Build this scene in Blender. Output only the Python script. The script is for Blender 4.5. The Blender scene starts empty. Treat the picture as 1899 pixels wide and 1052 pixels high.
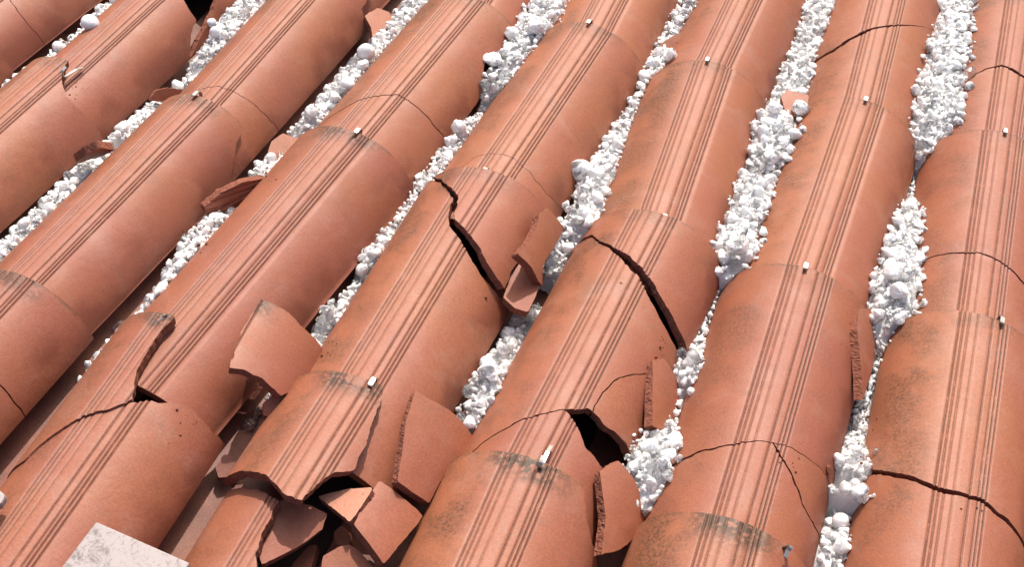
import bpy, math, random
import numpy as np
from mathutils import Matrix, Vector

# ------------------------------------------------------------------ camera, sky, sun, exposure
W, H = 1899.0, 1052.0
CP = np.array([4.08727978e-01, -1.57277244, 1.10855669])          # camera position in the roof frame
CA = np.array([7.90846985e-01, 9.12406509e-02, 3.63548178e-01])
F = 2196.6
PITCH = 0.22
LROW = 0.4076
def _rot(a):
    t = np.linalg.norm(a); k = a / t
    K = np.array([[0, -k[2], k[1]], [k[2], 0, -k[0]], [-k[1], k[0], 0]])
    return np.eye(3) + np.sin(t) * K + (1 - np.cos(t)) * K @ K
CR = _rot(CA)
scene = bpy.context.scene
C = scene.collection
SLOPE = math.radians(17)
ROOF = Matrix.Translation((0, 0, 4.0)) @ Matrix.Rotation(-SLOPE, 4, 'X')   # roof frame: +y runs down to the eaves
ROOF3 = ROOF.to_3x3()
cd = bpy.data.cameras.new('camera'); cam = bpy.data.objects.new('camera', cd); C.objects.link(cam)
cd.sensor_width = 36; cd.lens = F / W * 36; cd.clip_start = 0.01; cd.clip_end = 500
M = Matrix([list(CR[i]) + [CP[i]] for i in range(3)] + [[0, 0, 0, 1]])
cam.matrix_world = ROOF @ M
scene.camera = cam
SUN = Vector((-0.14, 0.66, 1.0)).normalized()                      # towards the sun, roof frame
sw = (ROOF3 @ SUN).normalized()
sd = bpy.data.lights.new('sun', 'SUN'); so = bpy.data.objects.new('sun', sd); C.objects.link(so)
sd.energy = 3.9; sd.angle = math.radians(0.6); sd.color = (1, 0.95, 0.88)
so.rotation_euler = sw.to_track_quat('Z', 'Y').to_euler(); so.location = (0, 0, 10)
world = bpy.data.worlds.new('World'); scene.world = world; world.use_nodes = True
wn = world.node_tree; bg = wn.nodes['Background']
sky = wn.nodes.new('ShaderNodeTexSky'); sky.sky_type = 'NISHITA'; sky.sun_disc = False
sky.sun_elevation = math.asin(sw.z); sky.sun_rotation = math.atan2(sw.x, sw.y)
sky.dust_density = 5.0; sky.ozone_density = 0.6
wn.links.new(sky.outputs[0], bg.inputs[0]); bg.inputs[1].default_value = 0.15
scene.view_settings.view_transform = 'Standard'; scene.view_settings.look = 'None'
scene.view_settings.exposure = 0.28; scene.view_settings.gamma = 1
scene.cycles.use_denoising = True

# ------------------------------------------------------------------ materials
def mat(name):
    m = bpy.data.materials.new(name); m.use_nodes = True
    return m, m.node_tree, m.node_tree.nodes['Principled BSDF']
def nd(nt, t, **kw):
    n = nt.nodes.new(t)
    for k, v in kw.items():
        if k.startswith('i_'):
            key = k[2:]; n.inputs[int(key) if key.isdigit() else key].default_value = v
        else: setattr(n, k, v)
    return n
def mth(nt, op, a, b=None, clamp=False):
    n = nt.nodes.new('ShaderNodeMath'); n.operation = op; n.use_clamp = clamp
    for i, v in enumerate((a, b)):
        if v is None: continue
        if isinstance(v, (int, float)): n.inputs[i].default_value = v
        else: nt.links.new(v, n.inputs[i])
    return n.outputs[0]
def ramp(nt, v, a, b):      # smooth 0..1 between a and b
    n = nt.nodes.new('ShaderNodeMapRange'); n.interpolation_type = 'SMOOTHSTEP'
    nt.links.new(v, n.inputs[0]); n.inputs[1].default_value = a; n.inputs[2].default_value = b
    return n.outputs[0]
def mix(nt, f, a, b, mode='MIX'):
    n = nt.nodes.new('ShaderNodeMix'); n.data_type = 'RGBA'; n.blend_type = mode
    if isinstance(f, (int, float)): n.inputs[0].default_value = f
    else: nt.links.new(f, n.inputs[0])
    for i, v in ((6, a), (7, b)):
        if isinstance(v, tuple): n.inputs[i].default_value = v + (1,)
        else: nt.links.new(v, n.inputs[i])
    return n.outputs[2]
def noise(nt, vec, scale, detail=4, rough=0.6, dist=0.0):
    n = nd(nt, 'ShaderNodeTexNoise', i_Scale=scale, i_Detail=detail, i_Roughness=rough, i_Distortion=dist)
    nt.links.new(vec, n.inputs['Vector']); return n.outputs[0]

PALE_SHEEN = (0.345, 0.147, 0.096)
def clay_mat(name, kind='cover', CLAY=(0.280, 0.089, 0.053), ORANGE=(0.288, 0.097, 0.047)):
    m, nt, p = mat(name); L = nt.links
    uv = nt.nodes.new('ShaderNodeUVMap'); uv.uv_map = 'UVMap'
    sep = nt.nodes.new('ShaderNodeSeparateXYZ'); L.new(uv.outputs[0], sep.inputs[0])
    s, t = sep.outputs[0], sep.outputs[1]
    oi = nt.nodes.new('ShaderNodeObjectInfo')
    off = nt.nodes.new('ShaderNodeVectorMath'); off.operation = 'MULTIPLY_ADD'
    cmb = nt.nodes.new('ShaderNodeCombineXYZ')
    r = oi.outputs['Random']
    sepc = nt.nodes.new('ShaderNodeSeparateColor'); L.new(oi.outputs['Color'], sepc.inputs[0])
    L.new(mth(nt, 'MULTIPLY', r, 13.7), cmb.inputs[0]); L.new(mth(nt, 'MULTIPLY', r, 7.3), cmb.inputs[1]); L.new(mth(nt, 'MULTIPLY', r, 5.1), cmb.inputs[2])
    off.operation = 'ADD'; L.new(uv.outputs[0], off.inputs[0]); L.new(cmb.outputs[0], off.inputs[1])
    v = off.outputs[0]
    big = noise(nt, v, 7, 3, 0.5); mid = noise(nt, v, 30, 4, 0.6, 0.3); fine = noise(nt, v, 420, 3, 0.7); spk = noise(nt, v, 150, 2, 0.6)
    # body: powdery clay and painted-in sheen on the crown, more orange on the left flank
    col = mix(nt, ramp(nt, big, 0.35, 0.68), CLAY, ORANGE)
    if kind == 'cover':
        lf = ramp(nt, s, -0.02, -0.07)
        col = mix(nt, mth(nt, 'MULTIPLY', lf, 0.75), col, ORANGE)
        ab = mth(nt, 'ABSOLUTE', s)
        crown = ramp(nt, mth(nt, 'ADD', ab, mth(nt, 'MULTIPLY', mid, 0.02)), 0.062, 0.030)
        col = mix(nt, mth(nt, 'MULTIPLY', crown, 0.30), col, PALE_SHEEN)
        # chalky bloom
        bl = ramp(nt, noise(nt, v, 16, 5, 0.65, 0.5), 0.50, 0.72)
        col = mix(nt, mth(nt, 'MULTIPLY', bl, 0.30), col, (0.33, 0.18, 0.14))
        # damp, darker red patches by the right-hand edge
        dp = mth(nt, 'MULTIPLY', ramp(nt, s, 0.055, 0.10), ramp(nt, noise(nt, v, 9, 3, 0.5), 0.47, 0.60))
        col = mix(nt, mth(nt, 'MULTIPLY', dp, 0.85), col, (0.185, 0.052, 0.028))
        # brown algae speckle on the left flank
        al = mth(nt, 'MULTIPLY', mth(nt, 'MULTIPLY', ramp(nt, s, -0.022, -0.05), ramp(nt, s, -0.118, -0.085)),
                 mth(nt, 'MULTIPLY', ramp(nt, noise(nt, v, 11, 5, 0.62, 0.3), 0.40, 0.60), mth(nt, 'ADD', mth(nt, 'MULTIPLY', ramp(nt, noise(nt, v, 260, 4, 0.8), 0.42, 0.62), 0.7), 0.3)))
        al = mth(nt, 'MULTIPLY', al, ramp(nt, r, -0.5, 0.5)); al = mth(nt, 'MULTIPLY', al, mth(nt, 'ADD', mth(nt, 'MULTIPLY', ramp(nt, t, 0.25, 0.0), 0.35), 0.65))
        col = mix(nt, mth(nt, 'MULTIPLY', al, 0.95), col, (0.062, 0.032, 0.018))
        # general grey grime in soft patches, stronger towards the lip
        gr = mth(nt, 'MULTIPLY', ramp(nt, noise(nt, v, 22, 6, 0.75, 0.8), 0.50, 0.70), ramp(nt, noise(nt, v, 520, 2, 0.8), 0.45, 0.58))
        col = mix(nt, mth(nt, 'MULTIPLY', gr, 0.62), col, (0.17, 0.09, 0.06))
        # moss and soot at the lower lip over the ribs
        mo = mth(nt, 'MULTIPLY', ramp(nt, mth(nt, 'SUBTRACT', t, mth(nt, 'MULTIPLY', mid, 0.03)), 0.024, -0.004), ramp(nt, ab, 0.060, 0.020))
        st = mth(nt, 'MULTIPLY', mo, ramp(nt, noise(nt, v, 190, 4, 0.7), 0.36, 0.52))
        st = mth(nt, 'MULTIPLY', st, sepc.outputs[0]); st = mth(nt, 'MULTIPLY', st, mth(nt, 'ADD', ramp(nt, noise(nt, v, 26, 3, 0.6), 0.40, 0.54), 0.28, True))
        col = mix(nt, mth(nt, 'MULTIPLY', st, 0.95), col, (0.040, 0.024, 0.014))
        # thin rim of dirt along the lip of the tile
        rim = mth(nt, 'MULTIPLY', ramp(nt, t, 0.006, 0.0), ramp(nt, mid, 0.40, 0.60))
        col = mix(nt, mth(nt, 'MULTIPLY', rim, 0.7), col, (0.10, 0.055, 0.03))
        # dirt held in the grooves (attribute written by the mesh code)
        at = nd(nt, 'ShaderNodeAttribute', attribute_name='groove')
        gd = mth(nt, 'MULTIPLY', at.outputs['Fac'], ramp(nt, noise(nt, v, 60, 4, 0.7), 0.22, 0.5))
        col = mix(nt, mth(nt, 'MULTIPLY', gd, 0.85), col, (0.085, 0.028, 0.015))
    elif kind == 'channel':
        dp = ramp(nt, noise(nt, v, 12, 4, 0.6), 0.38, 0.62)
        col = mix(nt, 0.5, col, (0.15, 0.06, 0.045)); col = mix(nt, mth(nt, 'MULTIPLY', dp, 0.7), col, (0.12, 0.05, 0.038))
    # specks, pits
    col = mix(nt, mth(nt, 'MULTIPLY', ramp(nt, spk, 0.66, 0.74), 0.55), col, (0.20, 0.09, 0.055))
    col = mix(nt, mth(nt, 'MULTIPLY', ramp(nt, noise(nt, v, 45, 5, 0.8), 0.67, 0.72), 0.65), col, (0.12, 0.07, 0.05))
    col = mix(nt, 0.34, col, mix(nt, ramp(nt, fine, 0.25, 0.75), (0.22, 0.22, 0.22), (0.78, 0.78, 0.78)), 'SOFT_LIGHT')
    hs = nt.nodes.new('ShaderNodeHueSaturation'); L.new(col, hs.inputs['Color'])
    L.new(mth(nt, 'ADD', mth(nt, 'MULTIPLY', r, 0.09), 0.95), hs.inputs['Value']); L.new(mth(nt, 'ADD', mth(nt, 'MULTIPLY', r, 0.004), 0.498), hs.inputs['Hue'])
    L.new(hs.outputs[0], p.inputs['Base Color'])
    ro = mth(nt, 'ADD', mth(nt, 'MULTIPLY', mid, 0.2), 0.46)
    L.new(ro, p.inputs['Roughness']); p.inputs['Specular IOR Level'].default_value = 0.35
    b1 = nd(nt, 'ShaderNodeBump', i_Strength=0.35, i_Distance=0.0006); L.new(fine, b1.inputs['Height'])
    b2 = nd(nt, 'ShaderNodeBump', i_Strength=0.5, i_Distance=0.002); L.new(mid, b2.inputs['Height']); L.new(b1.outputs[0], b2.inputs['Normal'])
    L.new(b2.outputs[0], p.inputs['Normal'])
    return m
def break_mat(name, base):
    m, nt, p = mat(name); L = nt.links
    tc = nt.nodes.new('ShaderNodeTexCoord'); v = tc.outputs['Object']
    n1 = noise(nt, v, 160, 5, 0.75); n2 = noise(nt, v, 600, 3, 0.8)
    col = mix(nt, ramp(nt, n1, 0.35, 0.65), base, tuple(c * 0.75 for c in base))
    col = mix(nt, ramp(nt, n2, 0.62, 0.70), col, (0.34, 0.16, 0.115))
    L.new(col, p.inputs['Base Color']); p.inputs['Roughness'].default_value = 0.95; p.inputs['Specular IOR Level'].default_value = 0.15
    b = nd(nt, 'ShaderNodeBump', i_Strength=0.9, i_Distance=0.002); L.new(mth(nt, 'ADD', n1, mth(nt, 'MULTIPLY', n2, 0.5)), b.inputs['Height']); L.new(b.outputs[0], p.inputs['Normal'])
    return m
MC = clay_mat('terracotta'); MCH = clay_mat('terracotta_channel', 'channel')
MPK = clay_mat('terracotta_pale_sunlit', 'inner', (0.42, 0.19, 0.13), (0.44, 0.20, 0.13))  # pale inner-face clay, with the sun on the shard put into its colour
MB = break_mat('terracotta_broken', (0.27, 0.10, 0.064))

def ice_mat(name, base, sss, trans, rough, vary=False):
    m, nt, p = mat(name); L = nt.links
    geo = nt.nodes.new('ShaderNodeNewGeometry'); v = geo.outputs[0]
    n1 = noise(nt, v, 90, 4, 0.6)
    L.new(mix(nt, ramp(nt, n1, 0.35, 0.65), base, tuple(c * 0.93 for c in base)), p.inputs['Base Color'])
    p.inputs['Roughness'].default_value = rough; p.inputs['IOR'].default_value = 1.31
    p.inputs['Subsurface Weight'].default_value = sss
    p.inputs['Subsurface Radius'].default_value = (1, 1, 1); p.inputs['Subsurface Scale'].default_value = 0.008
    if vary:
        cl = ramp(nt, noise(nt, v, 75, 3, 0.6), 0.46, 0.60); L.new(mth(nt, 'MULTIPLY', cl, trans), p.inputs['Transmission Weight'])
        L.new(mth(nt, 'MULTIPLY', mth(nt, 'SUBTRACT', 1.0, cl), sss), p.inputs['Subsurface Weight'])
    else: p.inputs['Transmission Weight'].default_value = trans
    p.inputs['Coat Weight'].default_value = 0.7; p.inputs['Coat Roughness'].default_value = 0.06
    b = nd(nt, 'ShaderNodeBump', i_Strength=0.8, i_Distance=0.0022); L.new(mth(nt, 'ADD', noise(nt, geo.outputs[0], 230, 4, 0.7), mth(nt, 'MULTIPLY', noise(nt, geo.outputs[0], 800, 2, 0.6), 0.25)), b.inputs['Height']); L.new(b.outputs[0], p.inputs['Normal'])
    return m
MI = ice_mat('hail_white', (0.97, 0.968, 0.96), 0.7, 0.10, 0.22)
MI2 = ice_mat('hail_cloudy', (0.96, 0.96, 0.955), 0.6, 0.8, 0.10, True)
MI3 = ice_mat('hail_clear', (0.93, 0.94, 0.95), 0.0, 0.95, 0.05)
MF = ice_mat('hail_fused', (0.97, 0.97, 0.965), 0.7, 0.75, 0.12, True)
MS = ice_mat('slush', (0.93, 0.93, 0.935), 0.5, 0.2, 0.15)
def simple(name, col, rough, metal=0.0):
    m, nt, p = mat(name); p.inputs['Base Color'].default_value = col + (1,); p.inputs['Roughness'].default_value = rough; p.inputs['Metallic'].default_value = metal
    return m
MST = simple('galvanised_steel', (0.42, 0.41, 0.39), 0.42, 1.0)

# ------------------------------------------------------------------ projection helpers (roof frame)
def ray(px, py):
    d = CR @ np.array([(px - W / 2) / F, -(py - H / 2) / F, -1.0]); return d / np.linalg.norm(d)
def at(px, py, z):
    d = ray(px, py); k = (z - CP[2]) / d[2]; return CP + d * k
def project(P):
    d = (np.asarray(P) - CP) @ CR
    return np.stack([W / 2 + F * d[..., 0] / -d[..., 2], H / 2 - F * d[..., 1] / -d[..., 2]], -1)
def vnoise(x, y, seed=0):    # smooth value noise, vectorised
    xi = np.floor(x).astype(int); yi = np.floor(y).astype(int); fx = x - xi; fy = y - yi
    fx = fx * fx * (3 - 2 * fx); fy = fy * fy * (3 - 2 * fy)
    def h(a, b):
        n = (a * 374761393 + b * 668265263 + seed * 144269) & 0x7fffffff
        n = ((n ^ (n >> 13)) * 1274126177) & 0x7fffffff
        return ((n ^ (n >> 16)) & 0xffff) / 65535.0
    return (h(xi, yi) * (1 - fx) + h(xi + 1, yi) * fx) * (1 - fy) + (h(xi, yi + 1) * (1 - fx) + h(xi + 1, yi + 1) * fx) * fy - 0.5

# ------------------------------------------------------------------ tile surface
LT = 0.495; THM = math.radians(78); CM = math.cos(THM)
AW, AN = 0.1015, 0.0915; ZW, ZN = 0.100, 0.084; ZE = 0.022; THICK = 0.0110
SH = 0.125                                                         # half girth used to turn q into metres
GRV = [(-0.0262, 1.2), (-0.0215, 1.0), (-0.0160, 0.8), (-0.0070, 0.55), (0.0090, 1.1), (0.0180, 1.0), (0.0222, 1.2), (0.0268, 1.2)]
GRVQ = [(g / SH, w) for g, w in GRV]; GW = 0.00105 / SH
def groove_depth(q):
    d = np.zeros_like(q)
    for g, w in GRVQ:
        d = np.maximum(d, w * np.clip(1.25 - np.abs(q - g) / GW * 0.9, 0, 1))
    return d
class Tile:
    """outer surface of a cover tile: q across (-1..1), t along in metres from the wide lower lip"""
    def __init__(s, x, y, yaw, aw=AW, an=AN, zw=ZW, zn=ZN, ze=ZE, lt=LT, seed=0, groove=1.0):
        s.aw, s.an, s.zw, s.zn, s.ze, s.lt, s.seed, s.groove = aw, an, zw, zn, ze, lt, seed, groove
        s.M = np.eye(4); c, n = math.cos(yaw), math.sin(yaw)
        s.M[:2, :2] = [[c, -n], [n, c]]; s.M[0, 3] = x; s.M[1, 3] = y
    def surf(s, q, t):
        k = t / s.lt; a = s.aw + (s.an - s.aw) * k; zc = s.zw + (s.zn - s.zw) * k
        th = q * THM
        x = a * np.sin(th); z = s.ze + (zc - s.ze) * (np.cos(th) - CM) / (1 - CM)
        wob = 0.0016 * vnoise(q * 2.2 + 7, t * 9, s.seed)
        return np.stack([x, -t, z + wob], -1)
    def frame(s, q, t):
        e = 1e-3; P = s.surf(q, t); U = s.surf(q + e, t) - s.surf(q - e, t); V = s.surf(q, t + e) - s.surf(q, t - e)
        N = np.cross(V, U); N /= np.linalg.norm(N, axis=-1, keepdims=True)
        return P, N
    def hit(s, px, py, X=None):
        """pixel -> (s metres, t metres) on this tile, X = extra 4x4 move of the piece"""
        Mi = np.linalg.inv(s.M if X is None else s.M @ X)
        o = Mi[:3, :3] @ CP + Mi[:3, 3]; d = Mi[:3, :3] @ ray(px, py)
        ks = np.linspace((0.17 - o[2]) / d[2], (-0.03 - o[2]) / d[2], 900)
        P = o + ks[:, None] * d
        k = -P[:, 1] / s.lt; a = s.aw + (s.an - s.aw) * k; zc = s.zw + (s.zn - s.zw) * k
        r = P[:, 0] / a; ok = np.abs(r) < math.sin(THM)
        th = np.arcsin(np.clip(r, -1, 1)); zs = s.ze + (zc - s.ze) * (np.cos(th) - CM) / (1 - CM)
        ins = ok & (P[:, 2] < zs)
        i = int(np.argmax(ins))
        if ins[i]: return (th[i] / THM * SH, -P[i, 1])
        j = int(np.argmin(np.abs(P[:, 2] - (s.ze + 0.004))))        # missed: clamp beyond the nearer long edge
        return (math.copysign(1.12 * SH, P[j, 0]), -P[j, 1])

def seg_field(S, T, pts):
    """signed distance to an open polyline with extended ends; + is to the right of travel (image-below when going right)"""
    pts = [np.array(p, float) for p in pts]
    a = pts[0] + (pts[0] - pts[1]) / (np.linalg.norm(pts[0] - pts[1]) + 1e-9) * 0.6
    b = pts[-1] + (pts[-1] - pts[-2]) / (np.linalg.norm(pts[-1] - pts[-2]) + 1e-9) * 0.6
    pts[0] = a; pts[-1] = b
    best = np.full(S.shape, 1e9); sg = np.zeros(S.shape)
    for p, q in zip(pts[:-1], pts[1:]):
        d = q - p; L = d @ d
        u = np.clip(((S - p[0]) * d[0] + (T - p[1]) * d[1]) / L, 0, 1)
        dx = S - p[0] - u * d[0]; dy = T - p[1] - u * d[1]; dist = np.hypot(dx, dy)
        cr = (d[0] * (T - p[1]) - d[1] * (S - p[0])) / math.sqrt(L)
        m = (dist < best - 1e-9) | ((np.abs(dist - best) < 1e-9) & (np.abs(cr) > np.abs(sg)))
        sg = np.where(m, cr, sg); best = np.where(m, dist, best)
    return np.where(sg >= 0, best, -best)
def poly_field(S, T, pts):
    pts = [np.array(p, float) for p in pts]; n = len(pts)
    best = np.full(S.shape, 1e9); ins = np.zeros(S.shape, bool)
    for i in range(n):
        p, q = pts[i], pts[(i + 1) % n]; d = q - p; L = d @ d + 1e-12
        u = np.clip(((S - p[0]) * d[0] + (T - p[1]) * d[1]) / L, 0, 1)
        best = np.minimum(best, np.hypot(S - p[0] - u * d[0], T - p[1] - u * d[1]))
        c = (p[1] > T) != (q[1] > T)
        with np.errstate(divide='ignore', invalid='ignore'):
            xi = (q[0] - p[0]) * (T - p[1]) / (q[1] - p[1] + 1e-15) + p[0]
        ins ^= c & (S < xi)
    return np.where(ins, best, -best)

def clip(verts, tags, faces, fv):
    """keep the part of the polygon mesh where the field is positive"""
    vs = [tuple(v) for v in verts]; tg = list(tags); new = {}; out = []; f = fv
    for fc in faces:
        fs = [f[i] > 0 for i in fc]
        if all(fs): out.append(fc); continue
        if not any(fs): continue
        poly = []; n = len(fc)
        for k in range(n):
            a, b = fc[k], fc[(k + 1) % n]
            if f[a] > 0: poly.append(a)
            if (f[a] > 0) != (f[b] > 0):
                key = (a, b) if a < b else (b, a)
                if key not in new:
                    u = f[a] / (f[a] - f[b]); u = min(max(u, 0.02), 0.98)
                    new[key] = len(vs); vs.append((vs[a][0] + (vs[b][0] - vs[a][0]) * u, vs[a][1] + (vs[b][1] - vs[a][1]) * u)); tg.append(1)
                poly.append(new[key])
        if len(poly) >= 3: out.append(tuple(poly))
    used = sorted({i for fc in out for i in fc}); mp = {o: n for n, o in enumerate(used)}
    return [vs[i] for i in used], [tg[i] for i in used], [tuple(mp[i] for i in fc) for fc in out]

def make_mesh(name, verts, faces, mats, midx=None, uvs=None, attr=None, smooth=None):
    me = bpy.data.meshes.new(name); me.from_pydata([tuple(map(float, v)) for v in verts], [], faces)
    for m in mats: me.materials.append(m)
    if midx is not None: me.polygons.foreach_set('material_index', midx)
    if smooth is not None: me.polygons.foreach_set('use_smooth', smooth)
    if uvs is not None:
        uvl = me.uv_layers.new(name='UVMap'); li = np.empty(len(me.loops), int); me.loops.foreach_get('vertex_index', li)
        uvl.data.foreach_set('uv', np.asarray(uvs, float)[li].ravel())
    if attr is not None:
        a = me.attributes.new('groove', 'FLOAT', 'POINT'); a.data.foreach_set('value', np.asarray(attr, float))
    me.update(); return me

def warp(S, T, amp, seed):
    n = lambda k, f: vnoise(S * f + 31 * k, T * f - 17 * k, seed + k)
    return (S + amp * (n(1, 90) + 0.55 * n(2, 260) + 0.3 * n(5, 600)), T + amp * (n(3, 90) + 0.55 * n(4, 260) + 0.3 * n(6, 600)))

def shell(name, surf_frame, qs, ts, fields, thick, mats, grooves=True, sh=SH, amp=0.0030, seed=0, X=None, gsc=1.0, rough=0.0009, back=1, uvo=(0, 0), gsh=0.0):
    """a curved plate cut by fields; returns a mesh in the plate's local frame moved by X"""
    Q, T = np.meshgrid(qs, ts, indexing='ij'); nq, nt_ = Q.shape
    verts = list(zip(Q.ravel().tolist(), T.ravel().tolist())); tags = [0] * len(verts)
    faces = [(i * nt_ + j, (i + 1) * nt_ + j, (i + 1) * nt_ + j + 1, i * nt_ + j + 1) for i in range(nq - 1) for j in range(nt_ - 1)]
    for fd in fields:
        if not faces: break
        va = np.array(verts); S, TT = warp(va[:, 0] * sh, va[:, 1], amp, seed)
        kind, pts, sign, gap = fd
        f = (seg_field(S, TT, pts) * sign) if kind == 'line' else (poly_field(S, TT, pts) * sign)
        if isinstance(gap, tuple):                                  # gap widening from the first to the last point
            p0, p1 = np.array(pts[0]), np.array(pts[-1]); d = p1 - p0
            u = np.clip(((S - p0[0]) * d[0] + (TT - p0[1]) * d[1]) / (d @ d), 0, 1); g = gap[0] + (gap[1] - gap[0]) * u
        else: g = gap
        f = f - g / 2
        verts, tags, faces = clip(verts, tags, faces, f.tolist())
    if not faces: raise RuntimeError('piece vanished: %s %s' % (name, fields))
    va = np.array(verts); q, t = va[:, 0], va[:, 1]
    P, N = surf_frame(q, t)
    gd = groove_depth(q - gsh) if grooves else np.zeros_like(q)
    Pt = P - N * (gd * 0.0014 * gsc)[:, None]
    Pb = P - N * thick
    n = len(verts)
    cnt = {}
    for fc in faces:
        for k in range(len(fc)):
            a, b = fc[k], fc[(k + 1) % len(fc)]; cnt[(a, b)] = cnt.get((a, b), 0) + 1
    bd = [(a, b) for (a, b) in cnt if (b, a) not in cnt]
    V = [Pt, Pb]; Fc = list(faces) + [tuple(n + i for i in reversed(fc)) for fc in faces]
    mi = [0] * len(faces) + [1 if back else 0] * len(faces); sm = [True] * (2 * len(faces))
    uv = [np.stack([q * sh, t], 1)] * 2; ga = [gd, gd * 0]
    bv = sorted({i for e in bd for i in e}); bi = {v: k for k, v in enumerate(bv)}
    rng = np.random.default_rng(seed + 5); nb = len(bv); K = 4
    tag = np.array(tags)[bv].astype(float)[:, None]
    base = 2 * n
    for k in range(K + 1):
        w = k / K; L = Pt[bv] * (1 - w) + Pb[bv] * w
        if 0 < k < K: L = L + rng.normal(0, 1, (nb, 3)) * rough * (0.25 + 0.75 * tag) * 0.4
        V.append(L); uv.append(np.stack([q[bv] * sh, t[bv]], 1)); ga.append(np.zeros(nb))
    for a, b in bd:
        ia, ib = bi[a], bi[b]; br = tags[a] and tags[b]
        for k in range(K):
            r0 = base + k * nb; r1 = r0 + nb
            Fc.append((r0 + ib, r0 + ia, r1 + ia, r1 + ib)); mi.append(1 if br else 0); sm.append(False)
    V = np.concatenate(V)
    if X is not None: V = V @ X[:3, :3].T + X[:3, 3]
    Fc = [tuple(reversed(f)) for f in Fc]
    return make_mesh(name, V, Fc, mats, mi, np.concatenate(uv) + np.array(uvo), np.concatenate(ga), sm)

# ------------------------------------------------------------------ scene helpers
def npm(Mx): return Matrix([list(map(float, r)) for r in Mx])
def tag(o, label=None, cat=None, group=None, kind=None):
    if label: o['label'] = label
    if cat: o['category'] = cat
    if group: o['group'] = group
    if kind: o['kind'] = kind
    return o
def link(name, me, M4, parent=None):
    o = bpy.data.objects.new(name, me); C.objects.link(o)
    if parent is None: o.matrix_world = ROOF @ npm(M4)
    else: o.parent = parent
    return o
def q_cols(step=0.0065):
    base = list(np.arange(-1, 1.0001, step / SH))
    ex = [g + k * GW for g, _ in GRVQ for k in (-1.45, -0.75, 0, 0.75, 1.45)]
    base = [b for b in base if all(abs(b - g) > 1.9 * GW for g, _ in GRVQ)] + ex
    base = sorted(base + [1.0]); out = [base[0]]
    for b in base[1:]:
        if b - out[-1] > 1e-3: out.append(b)
    out[-1] = 1.0
    return np.array(out)
QN, QF = q_cols(0.008), q_cols(0.0035)

# ------------------------------------------------------------------ where each cover tile lies
def grid_px(c, r): return project(np.array([(c - 5) * PITCH, -r * LROW, ZW]))
CROWN = {(5, 0): (1100, 45), (6, 0): (1322, 115), (7, 0): (1605, 185), (8, 0): (1865, 245), (4, 1): (650, 240), (5, 1): (905, 320),
         (6, 1): (1220, 400), (7, 1): (1500, 497), (8, 1): (1825, 585), (3, 1): (372, 178), (2, 1): (118, 116), (5, 2): (665, 700),
         (6, 2): (985, 850), (7, 2): (1365, 965), (3, 2): (30, 506), (4, 2): (335, 590), (4, 0): (872, -8)}
pos = {}
for c in range(0, 10):
    offs = [at(*CROWN[k], ZW)[:2] - np.array([(k[0] - 5) * PITCH, -k[1] * LROW]) for k in CROWN if k[0] == c]
    mo = np.mean(offs, 0) if offs else np.zeros(2)
    for r in range(-3, 5):
        pos[c, r] = at(*CROWN[c, r], ZW)[:2] if (c, r) in CROWN else np.array([(c - 5) * PITCH, -r * LROW]) + mo
tiles = {}
for (c, r), p in pos.items():
    if (c, r + 1) not in pos: continue
    n = pos[c, r + 1]; d = n - p
    tiles[c, r] = Tile(p[0], p[1], math.atan2(d[0], -d[1]), seed=c * 31 + r * 7 + 100)
for (c, r), T_ in tiles.items():                                    # the two left columns are slightly narrower tiles
    if c == 3: T_.aw, T_.an = 0.091, 0.082
    if c == 2: T_.aw, T_.an = 0.093, 0.084

def mv(p=(0, 0, 0), r=(0, 0, 0), piv=(0, 0, 0)):
    """extra move of a loose piece in its tile's frame: turn by r degrees about piv, then shift by p"""
    A = Matrix.Translation(Vector(p) + Vector(piv)) @ Matrix.Rotation(math.radians(r[2]), 4, 'Z') @ Matrix.Rotation(math.radians(r[1]), 4, 'Y') @ Matrix.Rotation(math.radians(r[0]), 4, 'X') @ Matrix.Translation(-Vector(piv))
    return np.array(A)

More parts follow.
